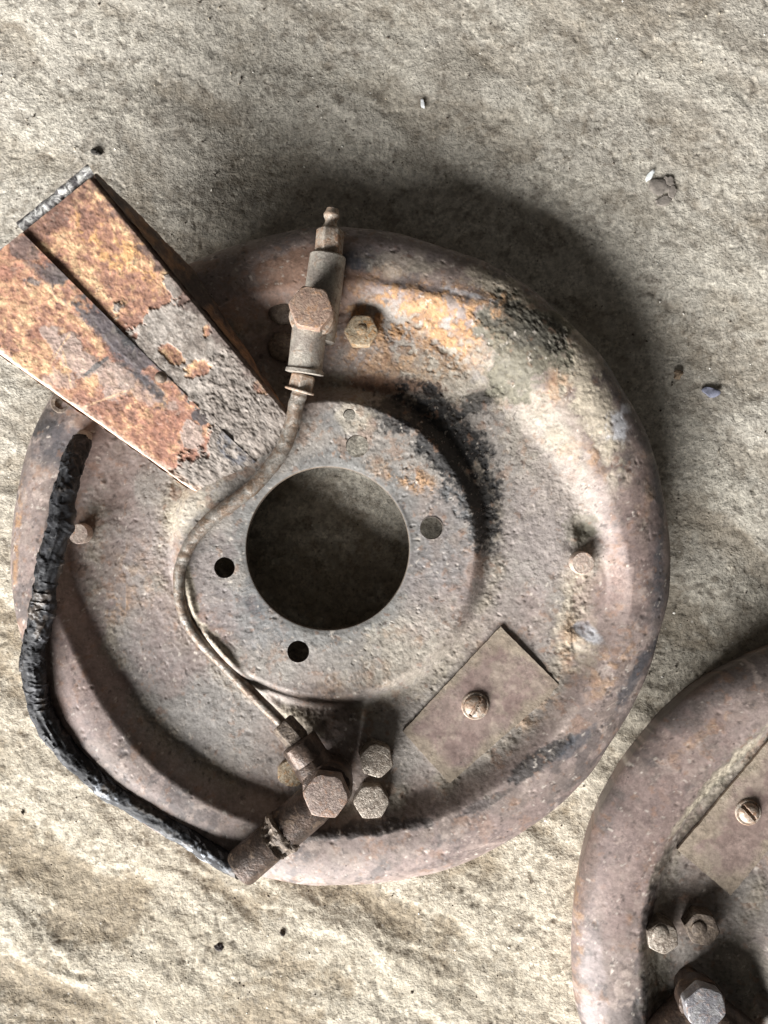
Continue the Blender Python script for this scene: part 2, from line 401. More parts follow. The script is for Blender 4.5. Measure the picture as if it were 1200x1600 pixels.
    for k2 in (0, 1, 2): c[k2] = lin(112, 100, 88)
    # --- relief
    live = smooth(128, 136, R)*(1-smooth(510, 527, R)*0.6)
    rf = 1-0.75*rim
    z = z+live*(1.3*n1+0.8*n2*(0.25+0.5*annulus)+0.2*n3*rf+0.16*n4*rf)
    z = z+live*np.clip(crust, 0, 2)*(0.4*n3+0.55*n4+0.5*n2+0.5)
    z = z-live*0.9*smooth(1.15, 1.6, fbm(X, Y, 10, 2, seed+22))
    for (cx, cy, rx, ry, ro, h) in bumps:
        a = radians(ro); dx = Px-cx; dy = Py-cy
        u = (dx*cos(a)+dy*sin(a))/rx; v = (-dx*sin(a)+dy*cos(a))/ry
        z = z+h*np.exp(-(u*u+v*v)**1.5*0.8)
    # lip down to the floor
    for q in range(lipn):
        z[-lipn+q] = z[-lipn-1]-(z[-lipn-1]-FZ+3)*((q+1)/lipn)
        s_ = 1-0.0072*(q+1)
        X[-lipn+q] = centre[0]+(X[-lipn-1]-centre[0])*s_; Y[-lipn+q] = centre[1]+(Y[-lipn-1]-centre[1])*s_
    m_, n_ = R.shape
    V = np.stack([X, Y, z], -1).reshape(-1, 3); C = c.reshape(-1, 3); A = np.clip(gl, 0, 1).reshape(-1)
    i = np.arange(m_-1)[:, None]*n_; j = np.arange(n_)[None, :]; j2 = (j+1) % n_
    F = np.stack([i+j, i+n_+j, i+n_+j2, i+j2], -1).reshape(-1, 4)
    if mirror: F = F[:, ::-1]
    addV = []; addF = []; nb = len(V)
    for (hx, hy, hr, hz) in holes:
        d = np.hypot(V[:, 0]-hx, V[:, 1]-hy); ins = d < hr
        kill = ins[F].all(1); F = F[~kill]
        used = np.zeros(len(V), bool); used[F.ravel()] = True
        mv = ins & used; f = (hr/np.maximum(d[mv], 0.01))[:, None]
        V[mv, :2] = np.array([hx, hy])+(V[mv, :2]-np.array([hx, hy]))*f
        t = np.arange(48)*2*pi/48
        for q, (zz, rad) in enumerate([(hz, hr+0.4), (hz-13, hr)]):
            addV.append(np.stack([hx+rad*np.cos(t), hy+rad*np.sin(t), np.full(48, zz)], -1))
        jj = np.arange(48); j3 = (jj+1) % 48
        addF.append(np.stack([nb+jj, nb+j3, nb+48+j3, nb+48+jj], -1)); nb += 96
    if addV:
        aV = np.concatenate(addV); V = np.vstack([V, aV]); F = np.vstack([F]+addF)
        C = np.vstack([C, np.tile(lin(84, 74, 64), (len(aV), 1))]); A = np.concatenate([A, np.zeros(len(aV))])
    return make_mesh(name, V, F, cols=C, mat=M['disc'], parent=parent, smooth_angle=50, origin=origin, alpha=A)

def thing(name, label, cat, loc, group=None):
    o = bpy.data.objects.new(name, None); col.objects.link(o); o.location = np.asarray(loc)*S
    o.empty_display_size = 0.02
    o['label'] = label; o['category'] = cat
    if group: o['group'] = group
    return o

# ---- builders for the small fittings (all in u, world coordinates)
def hexhead(b, p, r, h, rot=0, tilt=(0, 0), chamfer=0.86):
    p = np.asarray(p, float); ax = np.array([tilt[0], tilt[1], 1.0]); ax /= np.linalg.norm(ax)
    n = 48; th = np.arange(n)*2*pi/n
    hexr = r*cos(pi/6)/np.cos(((th-rot+pi/6) % (pi/3))-pi/6)
    e1 = np.cross([0, 1, 0], ax); e1 /= np.linalg.norm(e1); e2 = np.cross(ax, e1)
    def ring(z, rr): return p+ax*z+np.outer(rr*np.cos(th), e1)+np.outer(rr*np.sin(th), e2)
    cr = r*chamfer*1.04
    R = [ring(0, hexr), ring(h*0.5, hexr*1.0)]
    # chamfer: a cone that cuts the hexagon corners
    R.append(ring(h-(hexr-cr*0.98).clip(0)[:, None]*0.0-0, hexr) if False else p+np.outer(h-np.clip(hexr-cr*0.92, 0.6, None)*0.6, ax)+np.outer(hexr*np.cos(th), e1)+np.outer(hexr*np.sin(th), e2))
    R.append(ring(h-0.3, np.minimum(hexr*0.97, cr*1.0))); R.append(ring(h, np.minimum(hexr*0.93, cr*0.95)))
    R.append(ring(h+0.25, np.full(n, r*0.45)))
    b.rings(R, True, True)
    return b
def hex_rod(b, p0, p1, r, rot=0.3):
    L = np.linalg.norm(np.asarray(p1)-np.asarray(p0))
    return b.lathe(p0, p1, [(0, r*0.86), (L*0.1, r), (L*0.9, r), (L, r*0.86)], 6, rot)

def washer_disc(b, p, r, h, n=32):
    return b.lathe(p, np.asarray(p)+[0, 0, 10], [(0, r), (h*0.8, r), (h, r*0.93), (h+0.3, r*0.4)], n, noise=0.25, seed=int(p[0]) % 50)

# ================================================================== first unit
C1 = W(529, 873, 80); C1[2] = 0
unit1 = thing('brake_backing_plate', 'whole rusty brake backing plate with sheet-metal scoop and black taped hose', 'brake part', C1)
holes1 = []
for (hx, hy, hr) in ((674, 825, 17.3), (351, 887, 16.2), (466, 1018, 17.0), (558, 697, 17.5), (546, 648, 9.5)):
    p = W(hx, hy, 80); holes1.append((p[0], p[1], hr, 80))
stains1 = [
    ('cream', 800, 475, 100, 30, 38, 0.6), ('cream', 925, 640, 120, 26, 68, 0.7), ('cream', 885, 560, 60, 60, 0, 0.4), ('cream', 860, 700, 60, 120, -20, 0.2), ('cream', 900, 940, 34, 90, 10, 0.5),
    ('cream', 700, 590, 90, 40, 20, 0.4), ('cream', 300, 790, 40, 50, 30, 0.4), ('cream', 640, 1010, 90, 60, -30, 0.3), ('lilac', 860, 820, 70, 120, 10, 0.4), ('lilac', 680, 920, 60, 70, 10, 0.35),
    ('rust', 660, 500, 150, 58, 12, 0.95), ('rust', 600, 560, 80, 50, 20, 0.6), ('rust', 770, 500, 60, 40, 30, 0.9), ('rust', 720, 560, 50, 40, 0, 0.6), ('rustdeep', 480, 440, 90, 46, -8, 0.8), ('rustdeep', 600, 600, 90, 14, 4, 0.8),
    ('rust', 645, 745, 34, 20, 20, 0.8), ('rust', 590, 730, 24, 14, 30, 0.35), ('rust', 215, 900, 36, 60, 10, 0.3), ('rust', 180, 960, 20, 30, 0, 0.4), ('rust', 865, 600, 26, 36, 10, 0.5),
    ('rust', 945, 1045, 20, 60, 35, 0.45), ('rust', 890, 1000, 16, 60, 10, 0.35), ('rust', 925, 720, 16, 30, -20, 0.5), ('rust', 830, 1120, 50, 16, -40, 0.35), ('rust', 560, 1060, 90, 26, -25, 0.25),
    ('rust', 30, 850, 7, 90, 4, 0.7), ('rust', 1010, 780, 14, 40, -10, 0.3),
    ('grease', 700, 690, 105, 50, 52, 0.95), ('grease', 635, 650, 62, 30, 12, 0.8), ('grease', 750, 785, 75, 30, 78, 0.9), ('grease', 745, 628, 30, 20, -30, 0.8), ('green', 815, 545, 66, 76, 20, 0.9), ('grease', 815, 515, 56, 30, 30, 0.5),
    ('green', 905, 830, 26, 30, 0, 0.6), ('grey', 520, 662, 20, 16, 20, 0.5), ('cream', 556, 650, 26, 24, 20, 0.4), ('green', 914, 832, 15, 15, 0, 0.7), ('blue', 560, 410, 36, 18, -10, 0.9), ('blue', 965, 560, 70, 20, 58, 0.8), ('blue', 880, 450, 60, 13, 40, 0.7), ('blue', 1022, 850, 11, 130, 0, 0.6), ('blue', 720, 380, 70, 10, 12, 0.6),
    ('blue', 985, 1060, 60, 12, -58, 0.7), ('grease', 840, 1180, 60, 13, -34, 0.85), ('blue', 900, 1150, 40, 9, -44, 0.7), ('grease', 760, 1245, 50, 8, -26, 0.6), ('grease', 560, 1290, 120, 10, -6, 0.7), ('grease', 700, 1340, 60, 7, -16, 0.55), ('blue', 100, 690, 36, 30, 10, 0.6), ('grease', 80, 660, 26, 16, -40, 0.6),
    ('grey', 395, 950, 70, 50, 50, 0.7), ('grey', 330, 900, 30, 60, 0, 0.5), ('grey', 690, 850, 36, 60, 10, 0.5), ('grey', 260, 1080, 120, 90, 40, 0.35), ('blue', 400, 945, 24, 10, 40, 0.5),
    ('bare_glint', 918, 988, 20, 9, 30, 0.9), ('bare_glint', 960, 672, 16, 22, -10, 0.8), ('bare_glint', 735, 468, 30, 5, 15, 0.6), ('bare_glint', 975, 640, 10, 8, 0, 0.5),  # bright glints on bare steel, painted into the colour
    ('mauve', 300, 960, 70, 110, 30, 0.35), ('mauve', 170, 740, 40, 70, 0, 0.5), ('mauve', 120, 1040, 50, 140, -18, 0.6), ('mauve', 760, 1300, 170, 30, -24, 0.4), ('mauve', 990, 830, 30, 120, 0, 0.5), ('lilac', 640, 390, 120, 26, 6, 0.6), ('cream', 640, 420, 60, 18, 6, 0.3),
    ('mauve', 925, 930, 30, 40, 10, 0.6), ('brown', 560, 1215, 60, 50, 0, 0.5), ('brown', 440, 560, 60, 60, 0, 0.5), ('brown', 520, 1120, 60, 36, -10, 0.5), ('cream', 470, 1130, 40, 14, 30, 0.4), ('cream', 350, 1010, 70, 9, 45, 0.6), ('cream', 302, 935, 9, 54, -10, 0.7), ('cream', 275, 800, 16, 60, 20, 0.5), ('lilac', 235, 860, 40, 50, 0, 0.4),
]
bumps1 = [(752, 1101, 120, 76, -41, -2.2), (915, 826, 13, 14, 0, -9), (906, 850, 20, 12, 0, -4), (918, 945, 26, 44, 12, -5), (912, 1000, 30, 14, 25, 3), (563, 522, 44, 40, 0, 5), (585, 1215, 50, 60, 0, 6), (700, 675, 60, 30, 45, 5), (815, 545, 50, 60, 20, 4),
          (345, 1012, 46, 7, 46, 7), (395, 1068, 50, 7, 45, 6), (480, 1140, 40, 14, 40, 5), (455, 1208, 22, 20, 0, 7), (302, 935, 6, 52, -10, 6), (278, 800, 30, 60, 30, 4), (330, 770, 50, 24, -30, 8), (440, 480, 30, 26, 0, 5), (440, 542, 30, 26, 0, 5),
          (190, 760, 16, 80, 8, -4), (650, 470, 120, 14, 8, 4)]
build_disc(unit1, C1, C1, 0, False, 300, 1400, holes1, bumps1, stains1, 100)

# ---- air scoop: folded sheet duct running from the hub out over the rim
SR0, SR1 = np.array([146., 274.]), np.array([449., 643.])      # right edge, mouth -> root (photo pixels)
SL0, SL1 = np.array([-108., 479.]), np.array([286., 757.])      # left edge
def scoop_z(u): return 218-113*u
def scoop_cols(Px, Py, seed, left):
    n1 = fbm(Px, Py, 60, 4, seed, 0.6); n2 = fbm(Px, Py, 22, 5, seed+1, 0.65); n3 = fbm(Px, Py, 8, 3, seed+2, 0.65)
    n5 = fbm(Px*0.7+Py*0.7, (Py-Px)*0.9, 11, 4, seed+5, 0.7)
    c = np.ones(Px.shape+(3,))*lin(166, 116, 88)
    c = mixc(c, lin(198, 150, 106), smooth(-0.35, 0.6, 0.6*n2+0.5*n5+0.35*n1))
    c = mixc(c, lin(220, 182, 130), smooth(0.35, 1.2, n2*0.5+0.7*n5+0.45*n1)*0.8)
    c = mixc(c, lin(134, 94, 78), smooth(0.15, 1.0, -0.6*n2-0.5*n5-0.4*n1)*0.75)
    if left: c = mixc(c, lin(160, 104, 80), smooth(-0.5, 0.6, fbm(Px, Py, 45, 3, seed+8))*0.55)
    al = np.full(Px.shape, 0.2)
    def band(x0, y0, x1, y1): return ((Px-x0)*(y1-y0)-(Py-y0)*(x1-x0))/math.hypot(x1-x0, y1-y0)
    def blob(cx, cy, rx, ry, rot=0, nz=0.5, edge=0.12):
        a = radians(rot); dx = Px-cx; dy = Py-cy
        u = (dx*cos(a)+dy*sin(a))/rx; v = (-dx*sin(a)+dy*cos(a))/ry
        return smooth(1+edge, 1-edge, np.sqrt(u*u+v*v)+nz*(0.6*n1+0.5*n2)+0.08*n3)
    paint = lin(160, 149, 139)
    # along-duct coordinate: 0 at the mouth, growing to the root
    t = (Px*0.70+Py*0.714)
    h = np.zeros_like(Px)
    root = smooth(560, 610, t-0.28*(Px-Py)*0+18*n1+14*n2) if not left else smooth(694, 706, t+16*n1+10*n2)
    if not left: root = np.maximum(smooth(505, 516, t+24*n1+14*n2-0.25*(Px-300)), 0)
    keepr = np.maximum.reduce([blob(270, 556, 24, 14, 20), blob(306, 575, 26, 13, -20), blob(412, 605, 20, 14, 50), blob(322, 515, 8, 12, 0)])
    if not left: root = root*(1-keepr)
    pc = mixc(np.ones(Px.shape+(3,))*paint, lin(128, 116, 106), smooth(0.0, 0.9, n2+0.4*n3))
    pc = mixc(pc, lin(176, 166, 154), smooth(0.5, 1.2, n3)*0.5)
    pc = mixc(pc, lin(124, 113, 104), smooth(632, 665, t+12*n1)*0.75)
    c = np.where(root[..., None] > 0, c*(1-root[..., None])+pc*root[..., None], c)
    h += 1.6*root
    deep = smooth(632, 655, t+12*n1+8*n2) if not left else root
    h += deep*(0.55*n3+0.7*n2+0.8)
    if left:
        for (cx, cy, rx, ry, ro, s) in ((120, 560, 50, 20, 40, 0.8), (175, 590, 34, 22, 20, 0.75), (95, 590, 24, 16, 20, 0.6), (210, 600, 44, 14, 35, 0.6), (300, 680, 14, 16, 0, 0.9)):
            m = blob(cx, cy, rx, ry, ro)*s; c = mixc(c, lin(168, 146, 134), m); h += 0.8*m
        m = blob(150, 573, 24, 4, -38, 0.2)*0.9; c = mixc(c, lin(104, 100, 98), m)
        # scratches
        for (x0, y0, x1, y1) in ((98, 548, 112, 606), (76, 572, 110, 520), (120, 640, 200, 610)):
            d = np.abs(band(x0, y0, x1, y1)); L = ((Px-x0)*(x1-x0)+(Py-y0)*(y1-y0))/((x1-x0)**2+(y1-y0)**2)
            c = mixc(c, lin(214, 172, 128), (1-smooth(0.6, 2.2, d+0.6*n3))*smooth(-0.05, 0.05, L)*smooth(1.05, 0.95, L)*0.7)
        # pinkish worn edge, lightened further as a painted highlight
        d = np.abs(band(SL0[0], SL0[1], SL1[0], SL1[1])); c = mixc(c, lin(216, 182, 158), (1-smooth(3, 11, d+3*n2))*0.85); al += 0.3*(1-smooth(3, 11, d))
        # blue-black remains of paint on the strip beside the seam
        ds = band(37, 363, 365, 688); strip = (1-smooth(30, 44, np.abs(ds)+7*n1+5*n2))*smooth(150, 400, t)
        m = strip*smooth(-0.5, 0.25, n1+0.7*n2+1.4*np.exp(-((Px-210)/70)**2)-0.35); c = mixc(c, lin(72, 72, 78), 0.9*m); al += 0.25*m
        c = mixc(c, lin(36, 36, 38), blob(196, 522, 30, 15, 45)*0.9)
        c = mixc(c, lin(60, 60, 64), blob(316, 652, 12, 9, 30)*0.9); c = mixc(c, lin(96, 94, 96), blob(52, 440, 16, 9, 10)*0.8)
        c = mixc(c, lin(90, 82, 80), blob(38, 388, 26, 16, 40)*0.7)
    else:
        d = np.abs(band(SR0[0], SR0[1], SR1[0], SR1[1])); m = (1-smooth(6, 24, d+7*n2+5*n1)); c = mixc(c, lin(92, 74, 66), m*0.85)
        d0 = np.abs(band(146, 274, 37, 363)); c = mixc(c, lin(110, 78, 66), (1-smooth(10, 40, d0+10*n2))*0.7)
        m = blob(300, 500, 60, 20, 60)*0.0; c = mixc(c, paint, m)
        m = blob(180, 390, 60, 30, 50, 0.7)*0.6; c = mixc(c, lin(216, 160, 84), m*smooth(-0.4, 0.5, n2))
    lum = (c@np.array([0.3, 0.55, 0.15]))[..., None]; c = c*0.82+lum*0.18*np.array([1.02, 1.0, 0.96])
    c = mixc(c, lin(58, 46, 42), smooth(1.0, 1.5, n3)*0.6)
    h += 0.4*n2+0.35*n3
    return c, al, h
def scoop_panel(name, v0, v1, lift0, seed, left, parent):
    nu, nv = 300, 130
    u = np.linspace(0.0, 1.13, nu)[:, None]*np.ones((1, nv)); v = np.linspace(0, 1, nv)[None, :]*np.ones((nu, 1))
    lift = lift0*(1-0.6*smooth(0.1, 0.7, u)-0.4*smooth(0.75, 0.92, u))
    vv = v0(u)+(v1(u)-v0(u))*v
    uu = np.minimum(u, 1.13)
    R = SR0+(SR1-SR0)*uu[..., None]; Lf = SL0+(SL1-SL0)*uu[..., None]
    # the root is ragged and stops short towards the two corners
    P = R+(Lf-R)*vv[..., None]
    Px, Py = P[..., 0], P[..., 1]
    c, al, h = scoop_cols(Px, Py, seed, left)
    z = scoop_z(u)+lift+h
    bend = 0.10*(0.5+2*vv*(1-vv))
    z = z-smooth(1.0-0.02, 1.12, u)*26-smooth(1.06, 1.13, u)*16
    if left:
        z = z-9*smooth(0.965, 1.0, v)**1.5            # folded edge
        d = ((Px-8)*(648-392)-(Py-392)*(296-8))/math.hypot(288, 256)
        z = z+0.8*smooth(-3, 3, d*1.0)                 # crease beside the seam strip
    else:
        z = z-9*smooth(0.94, 1.0, 1-v)**1.5
    K = (CAMZ-scoop_z(np.minimum(u, 1.02))-lift)/1200.0
    V = np.stack([(Px-600)*K, (800-Py)*K, z], -1)
    i = np.arange(nu-1)[:, None]*nv; j = np.arange(nv-1)[None, :]
    F = np.stack([i+j, i+nv+j, i+nv+j+1, i+j+1], -1).reshape(-1, 4)
    n0 = nu*nv
    V = V.reshape(-1, 3); c = c.reshape(-1, 3); al = al.reshape(-1)
    # turned-down thickness along the free edges
    idx = np.arange(n0).reshape(nu, nv)
    loop = np.concatenate([idx[0, :], idx[1:, -1], idx[-1, -2::-1], idx[-2:0, 0][::1]])
    low = V[loop].copy(); low[:, 2] -= 4.5
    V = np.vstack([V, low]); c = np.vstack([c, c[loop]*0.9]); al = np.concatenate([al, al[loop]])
    k = np.arange(len(loop)); k2 = (k+1) % len(loop)
    F = np.vstack([F, np.stack([loop[k], loop[k2], n0+k2, n0+k], -1)])
    return make_mesh(name, V, F, cols=c, mat=M['scoop'], parent=parent, smooth_angle=45, origin=C1, alpha=np.clip(al, 0, 1))
def seam(u): return 0.436+0.035*u
def zero(u): return u*0
def one(u): return u*0+1
# walls of the duct form the part itself; the two lapped top sheets, lip and rivet are its pieces
def scoop_body():
    nu, nz = 120, 24
    mb = []
    K = (CAMZ-115)/1200.0
    allV = []; allF = []; allC = []; n = 0
    for side in (0, 1):
        u = np.linspace(0, 1.05, nu)[:, None]*np.ones((1, nz)); t = np.linspace(0, 1, nz)[None, :]*np.ones((nu, 1))
        A, B = (SR0, SR1) if side == 0 else (SL0, SL1)
        P = A+(B-A)*u[..., None]
        zt = scoop_z(u)-5-smooth(0.98, 1.05, u)*20; zb = np.where(u < 0.5, 158-(158-74)*u/0.5, 74-28*(u-0.5)/0.5); zb = np.minimum(zb, zt-4)
        z = zt+(zb-zt)*t
        off = np.interp(u, [0, 0.08, 0.3, 0.45, 0.7, 0.95, 1.05], [4, 10, 20, 27, 14, 2, 0])*smooth(0, 0.7, t) if side == 0 else 0*u
        K = (CAMZ-(z if side == 0 else zt))/1200.0
        X = (P[..., 0]+0.772*off-600)*K; Y = (800-P[..., 1]+0.635*off)*K
        nrm = np.array([0.772, 0.635]) if side == 0 else np.array([-0.575, -0.818])
        nn = fbm(u*500, t*80, 26, 4, 77+side); n3 = fbm(u*500, t*80, 9, 3, 79+side)
        X = X+nrm[0]*(1.2*nn+0.6*n3); Y = Y+nrm[1]*(1.2*nn+0.6*n3)
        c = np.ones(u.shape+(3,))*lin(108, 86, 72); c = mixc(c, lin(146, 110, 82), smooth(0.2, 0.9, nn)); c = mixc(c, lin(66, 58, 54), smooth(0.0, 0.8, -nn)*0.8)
        V = np.stack([X, Y, z], -1).reshape(-1, 3)
        i = np.arange(nu-1)[:, None]*nz; j = np.arange(nz-1)[None, :]
        F = np.stack([i+j, i+nz+j, i+nz+j+1, i+j+1], -1).reshape(-1, 4)+n
        if side == 0: F = F[:, ::-1]
        allV.append(V); allF.append(F); allC.append(c.reshape(-1, 3)); n += len(V)
    # underside sheet, bridging the two lower edges outside the disc
    a0 = allV[0].reshape(nu, nz, 3)[:, -1]; b0 = allV[1].reshape(nu, nz, 3)[:, -1]
    q = int(nu*0.42); V = np.vstack([a0[:q], b0[:q]]); k = np.arange(q-1)
    allV.append(V); allF.append(np.stack([n+k, n+q+k, n+q+k+1, n+k+1], -1)); allC.append(np.tile(lin(110, 80, 60), (len(V), 1)))
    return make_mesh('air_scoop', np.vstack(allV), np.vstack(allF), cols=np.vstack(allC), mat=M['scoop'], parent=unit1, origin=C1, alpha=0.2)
scoop = scoop_body()
scoop['label'] = 'rust-orange tapered sheet-metal air scoop'
scoop_panel('top_sheet', zero, lambda u: seam(u)+0.03, 0.0, 300, False, scoop)
scoop_panel('lapped_sheet', seam, one, 5.0, 340, True, scoop)
def lip(a, c, z, r, seed):
    b = MB(); P = np.linspace(W(*a, z), W(*c, z), 60)
    d = np.array([-0.62, 0.78, 0])
    P = P+np.outer(4+0.9*fbm(np.arange(60)*4., np.ones(60)*9, 18, 3, seed), d); P[:, 2] += fbm(np.arange(60)*4., np.zeros(60), 30, 3, seed+1)
    b.sweep(P, np.full(60, r), 14); b.build('mouth_lip', M['chip_edge'], scoop, C1)
lip((146, 270), (36, 359), 207, 8.5, 5)
lip((4, 389), (-112, 480), 217, 7, 8)
b = MB(); p = W(252, 590, 158); b.lathe(p, p+[0, 0, 10], [(0, 8.5), (4, 8.5), (7, 7), (9, 4), (9.6, 1)], 20, noise=0.3); b.build('rivet', M['dirtybolt'], scoop, C1)

# ---- upper banjo fitting with bleed nipple
b = MB()
p0, p1 = W(513, 398, 116), W(494, 535, 104); L = np.linalg.norm(p1-p0)
b.lathe(p0, p1, [(0, 4), (0.2, 25), (2.5, 27.5), (L*0.3, 27.8), (L*0.7, 27.8), (L-3, 28), (L, 24), (L+.3, 3)], 40, noise=0.5, seed=3)
bleed = b.build('bleed_body', M['grey'], unit1, C1)
b = MB(); p0, p1 = W(513, 400, 116), W(516.5, 358, 118); hex_rod(b, p0, p1, 21.5, 0.2); b.build('hex', M['greyrust'], bleed, C1, bevel=1.4)
b = MB(); p0, p1 = W(515.5, 361, 118), W(519.5, 327, 119); L = np.linalg.norm(p1-p0)
b.lathe(p0, p1, [(0, 13), (L*0.12, 13), (L*0.2, 11), (L*0.38, 9), (L*0.48, 9), (L*0.62, 11.8), (L*0.72, 12.3), (L*0.82, 10.8), (L*0.92, 9.6), (L, 9), (L+.2, 3)], 28, noise=0.3); b.build('nipple', M['greyrust'], bleed, C1)
b = MB(); p = W(489, 494, 60); p[2] = 70; q = p+[0, 0, 40]
pe = W(487, 492, 140)
b.lathe([pe[0], pe[1], 60], [pe[0], pe[1], 140], [(0, 24), (30, 26), (32, 33), (72, 34), (79, 32), (80, 28)], 40, noise=0.6, seed=9)
banjo = b.build('banjo_eye', M['greyrust'], unit1, C1)
b = MB(); pe = W(487, 487, 142); hexhead(b, pe, 33.5, 27, 0.35, (0.06, -0.02)); b.build('banjo_bolt', M['rusthead'], banjo, C1, angle=30)
b = MB(); p0, p1 = W(485, 508, 124), W(475.5, 583, 116); L = np.linalg.norm(p1-p0)
b.lathe(p0, p1, [(0, 26), (L*0.1, 27), (L*0.3, 26), (L*0.9, 26), (L*0.93, 28.5), (L, 29), (L+1, 26), (L+1.4, 16), (L-3, 15)], 44, noise=0.4, seed=14); b.build('pipe_socket', M['grey'], banjo, C1)
b = MB(); p0, p1 = W(475, 585, 115.5), W(468, 613, 112); hex_rod(b, p0, p1, 20, 0.5)
L = np.linalg.norm(p1-p0); b.lathe(p0, p1, [(L*0.82, 16), (L*0.85, 23), (L*0.97, 22.5), (L, 16)], 30, noise=0.7, seed=4)
b.build('tube_nut', M['greyrust'], banjo, C1, bevel=1.2)

# ---- rigid brake pipe curling round the hub
tp = [(469, 608, 112), (464, 628, 108), (458, 660, 100), (446, 694, 96), (426, 725, 95), (395, 760, 96), (360, 787, 96), (326, 814, 95), (300, 845, 92), (286, 875, 89), (280, 907, 86), (282, 940, 82), (294, 974, 76), (316, 1005, 72), (351, 1040, 70), (392, 1082, 75), (438, 1129, 84), (450, 1142, 87)]
P = spline([W(*q) for q in tp], 240); s = np.linspace(0, 1, 240)
P = P+np.stack([0.8*fbm(s*900, s*0, 60, 2, 1), 0.8*fbm(s*900, s*0+50, 60, 2, 2), 0*s], -1)
rad = 12.0-3.0*smooth(0.3, 0.6, s)+0.35*fbm(s*900, s*0, 14, 3, 8)
b = MB(); b.sweep(P, rad, 22); b.build('brake_pipe', M['tube'], unit1, C1)

# ---- lower banjo fitting
b = MB(); pe = W(511, 1232, 120)
b.lathe([pe[0], pe[1], 46], [pe[0], pe[1], 126], [(0, 30), (22, 32), (26, 37), (68, 38), (78, 36), (80, 30)], 40, noise=0.7, seed=19); banjo2 = b.build('banjo_eye', M['dark'], unit1, C1)
b = MB(); pe = W(511.5, 1236, 128); hexhead(b, pe, 35, 24, 0.42, (-0.02, 0.04)); b.build('banjo_bolt', M['mauvehead'], banjo2, C1, angle=30)
b = MB(); p0, p1 = W(505, 1218, 98), W(466, 1158, 90); L = np.linalg.norm(p1-p0)
b.lathe(p0, p1, [(0, 30), (L*0.45, 29.5), (L*0.5, 28), (L*0.55, 29.5), (L*0.95, 29), (L, 26), (L+.3, 10)], 40, noise=0.9, seed=23); b.build('pipe_socket', M['dark'], banjo2, C1)
b = MB(); p0, p1 = W(468, 1160, 90), W(440, 1129, 86); hex_rod(b, p0, p1, 20, 0.1); b.build('tube_nut', M['dirtybolt'], banjo2, C1, bevel=1.2)
b = MB(); p0, p1 = W(500, 1248, 100), W(375, 1358, 106); L = np.linalg.norm(p1-p0)
pr = [(0, 29), (L*0.1, 31), (L*0.42, 31), (L*0.46, 30)]
b.lathe(p0, p1, pr, 44, noise=0.4, seed=29)
b.lathe(p0, p1, [(L*0.46, 24), (L*0.54, 27), (L*0.6, 29), (L*0.97, 29), (L, 27.5), (L+.2, 26), (L-3, 12)], 44, noise=0.5, seed=31)
ferr = b.build('hose_end', M['dark'], unit1, C1)
b = MB(); cr = [(L*0.42, 24)]
for q in np.linspace(L*0.425, L*0.60, 24):
    cr.append((q, 31.5+2.2*math.sin((q-L*0.42)/(L*0.18)*pi*2.2)))
cr.append((L*0.605, 24)); b.lathe(p0, p1, cr, 48, noise=2.6, seed=37); b.build('crimp_ring', M['dirtybolt'], ferr, C1)

# ---- flexible hose bound with black tape
hp = [(378, 1357, 100), (362, 1351, 92), (330, 1333, 82), (273, 1296, 74), (214, 1259, 70), (154, 1221, 70), (110, 1181, 72), (73, 1130, 78), (55, 1072, 90), (56, 1005, 106), (70, 925, 122), (84, 852, 130), (100, 772, 126), (117, 712, 110), (130, 686, 90)]
n = 1300; P = spline([W(*q) for q in hp], n); s = np.linspace(0, 1, n); nt = 56
Lh = np.concatenate([[0], np.cumsum(np.linalg.norm(np.diff(P, axis=0), axis=1))])
P[:, 0] += 2.0*fbm(Lh, Lh*0, 70, 3, 51); P[:, 1] += 2.0*fbm(Lh, Lh*0+9, 70, 3, 52)
th = np.arange(nt)*2*pi/nt; TH, LL = np.meshgrid(th, Lh)
wrap = ((LL*0.8+TH/(2*pi)*38+60*fbm(LL, np.cos(TH)*16, 90, 3, 53)) / 38.0) % 1.0           # spiral laps of the tape
nz1 = fbm(LL, np.cos(TH)*30+np.sin(TH)*11, 30, 4, 54); nz2 = fbm(LL+40*np.sin(TH), np.cos(TH)*30, 9, 3, 55)
loose = smooth(0.25, 0.55, s)[:, None]*smooth(1.0, 0.6, np.abs(s-0.55)*0.0)[:, None]
base = (14.8+2.2*smooth(0.16, 0.3, s)-2.5*smooth(0.93, 1.0, s))[:, None]*np.ones((1, nt))
rad = base+(0.5+1.2*loose)*(wrap**2.5-0.4)*(0.3+smooth(-0.5, 0.6, nz1))+(0.7+0.5*loose)*nz1+0.4*nz2+(1.0+0.8*loose)*(0.55-np.abs(fbm(LL*0.8+30*np.sin(TH+0.02*LL), np.cos(TH)*34, 17, 3, 58)))+1.6*smooth(0.62, 0.7, fbm(LL, np.cos(TH)*26+np.sin(TH)*15, 24, 2, 59))*loose+1.6*smooth(0.8, 1.3, fbm(LL, TH*14, 34, 3, 57))*loose
b = MB(); b.sweep(P, rad, nt)
cc = np.ones(TH.shape+(3,))*lin(30, 30, 33); cc = mixc(cc, lin(66, 66, 70), smooth(0.1, 1.0, nz2+0.5*nz1)*0.55)
wh = np.exp(-((s-0.155)/0.022)**2)[:, None]+0.55*np.exp(-((s-0.34)/0.04)**2)[:, None]+0.25*smooth(0.4, 0.1, s)[:, None]
cc = mixc(cc, lin(186, 192, 200), np.clip(wh, 0, 1)*smooth(0.25, 0.8, nz2+0.4*nz1)*0.85)
cc = mixc(cc, lin(96, 84, 72), smooth(0.7, 1.3, nz1)*0.5)
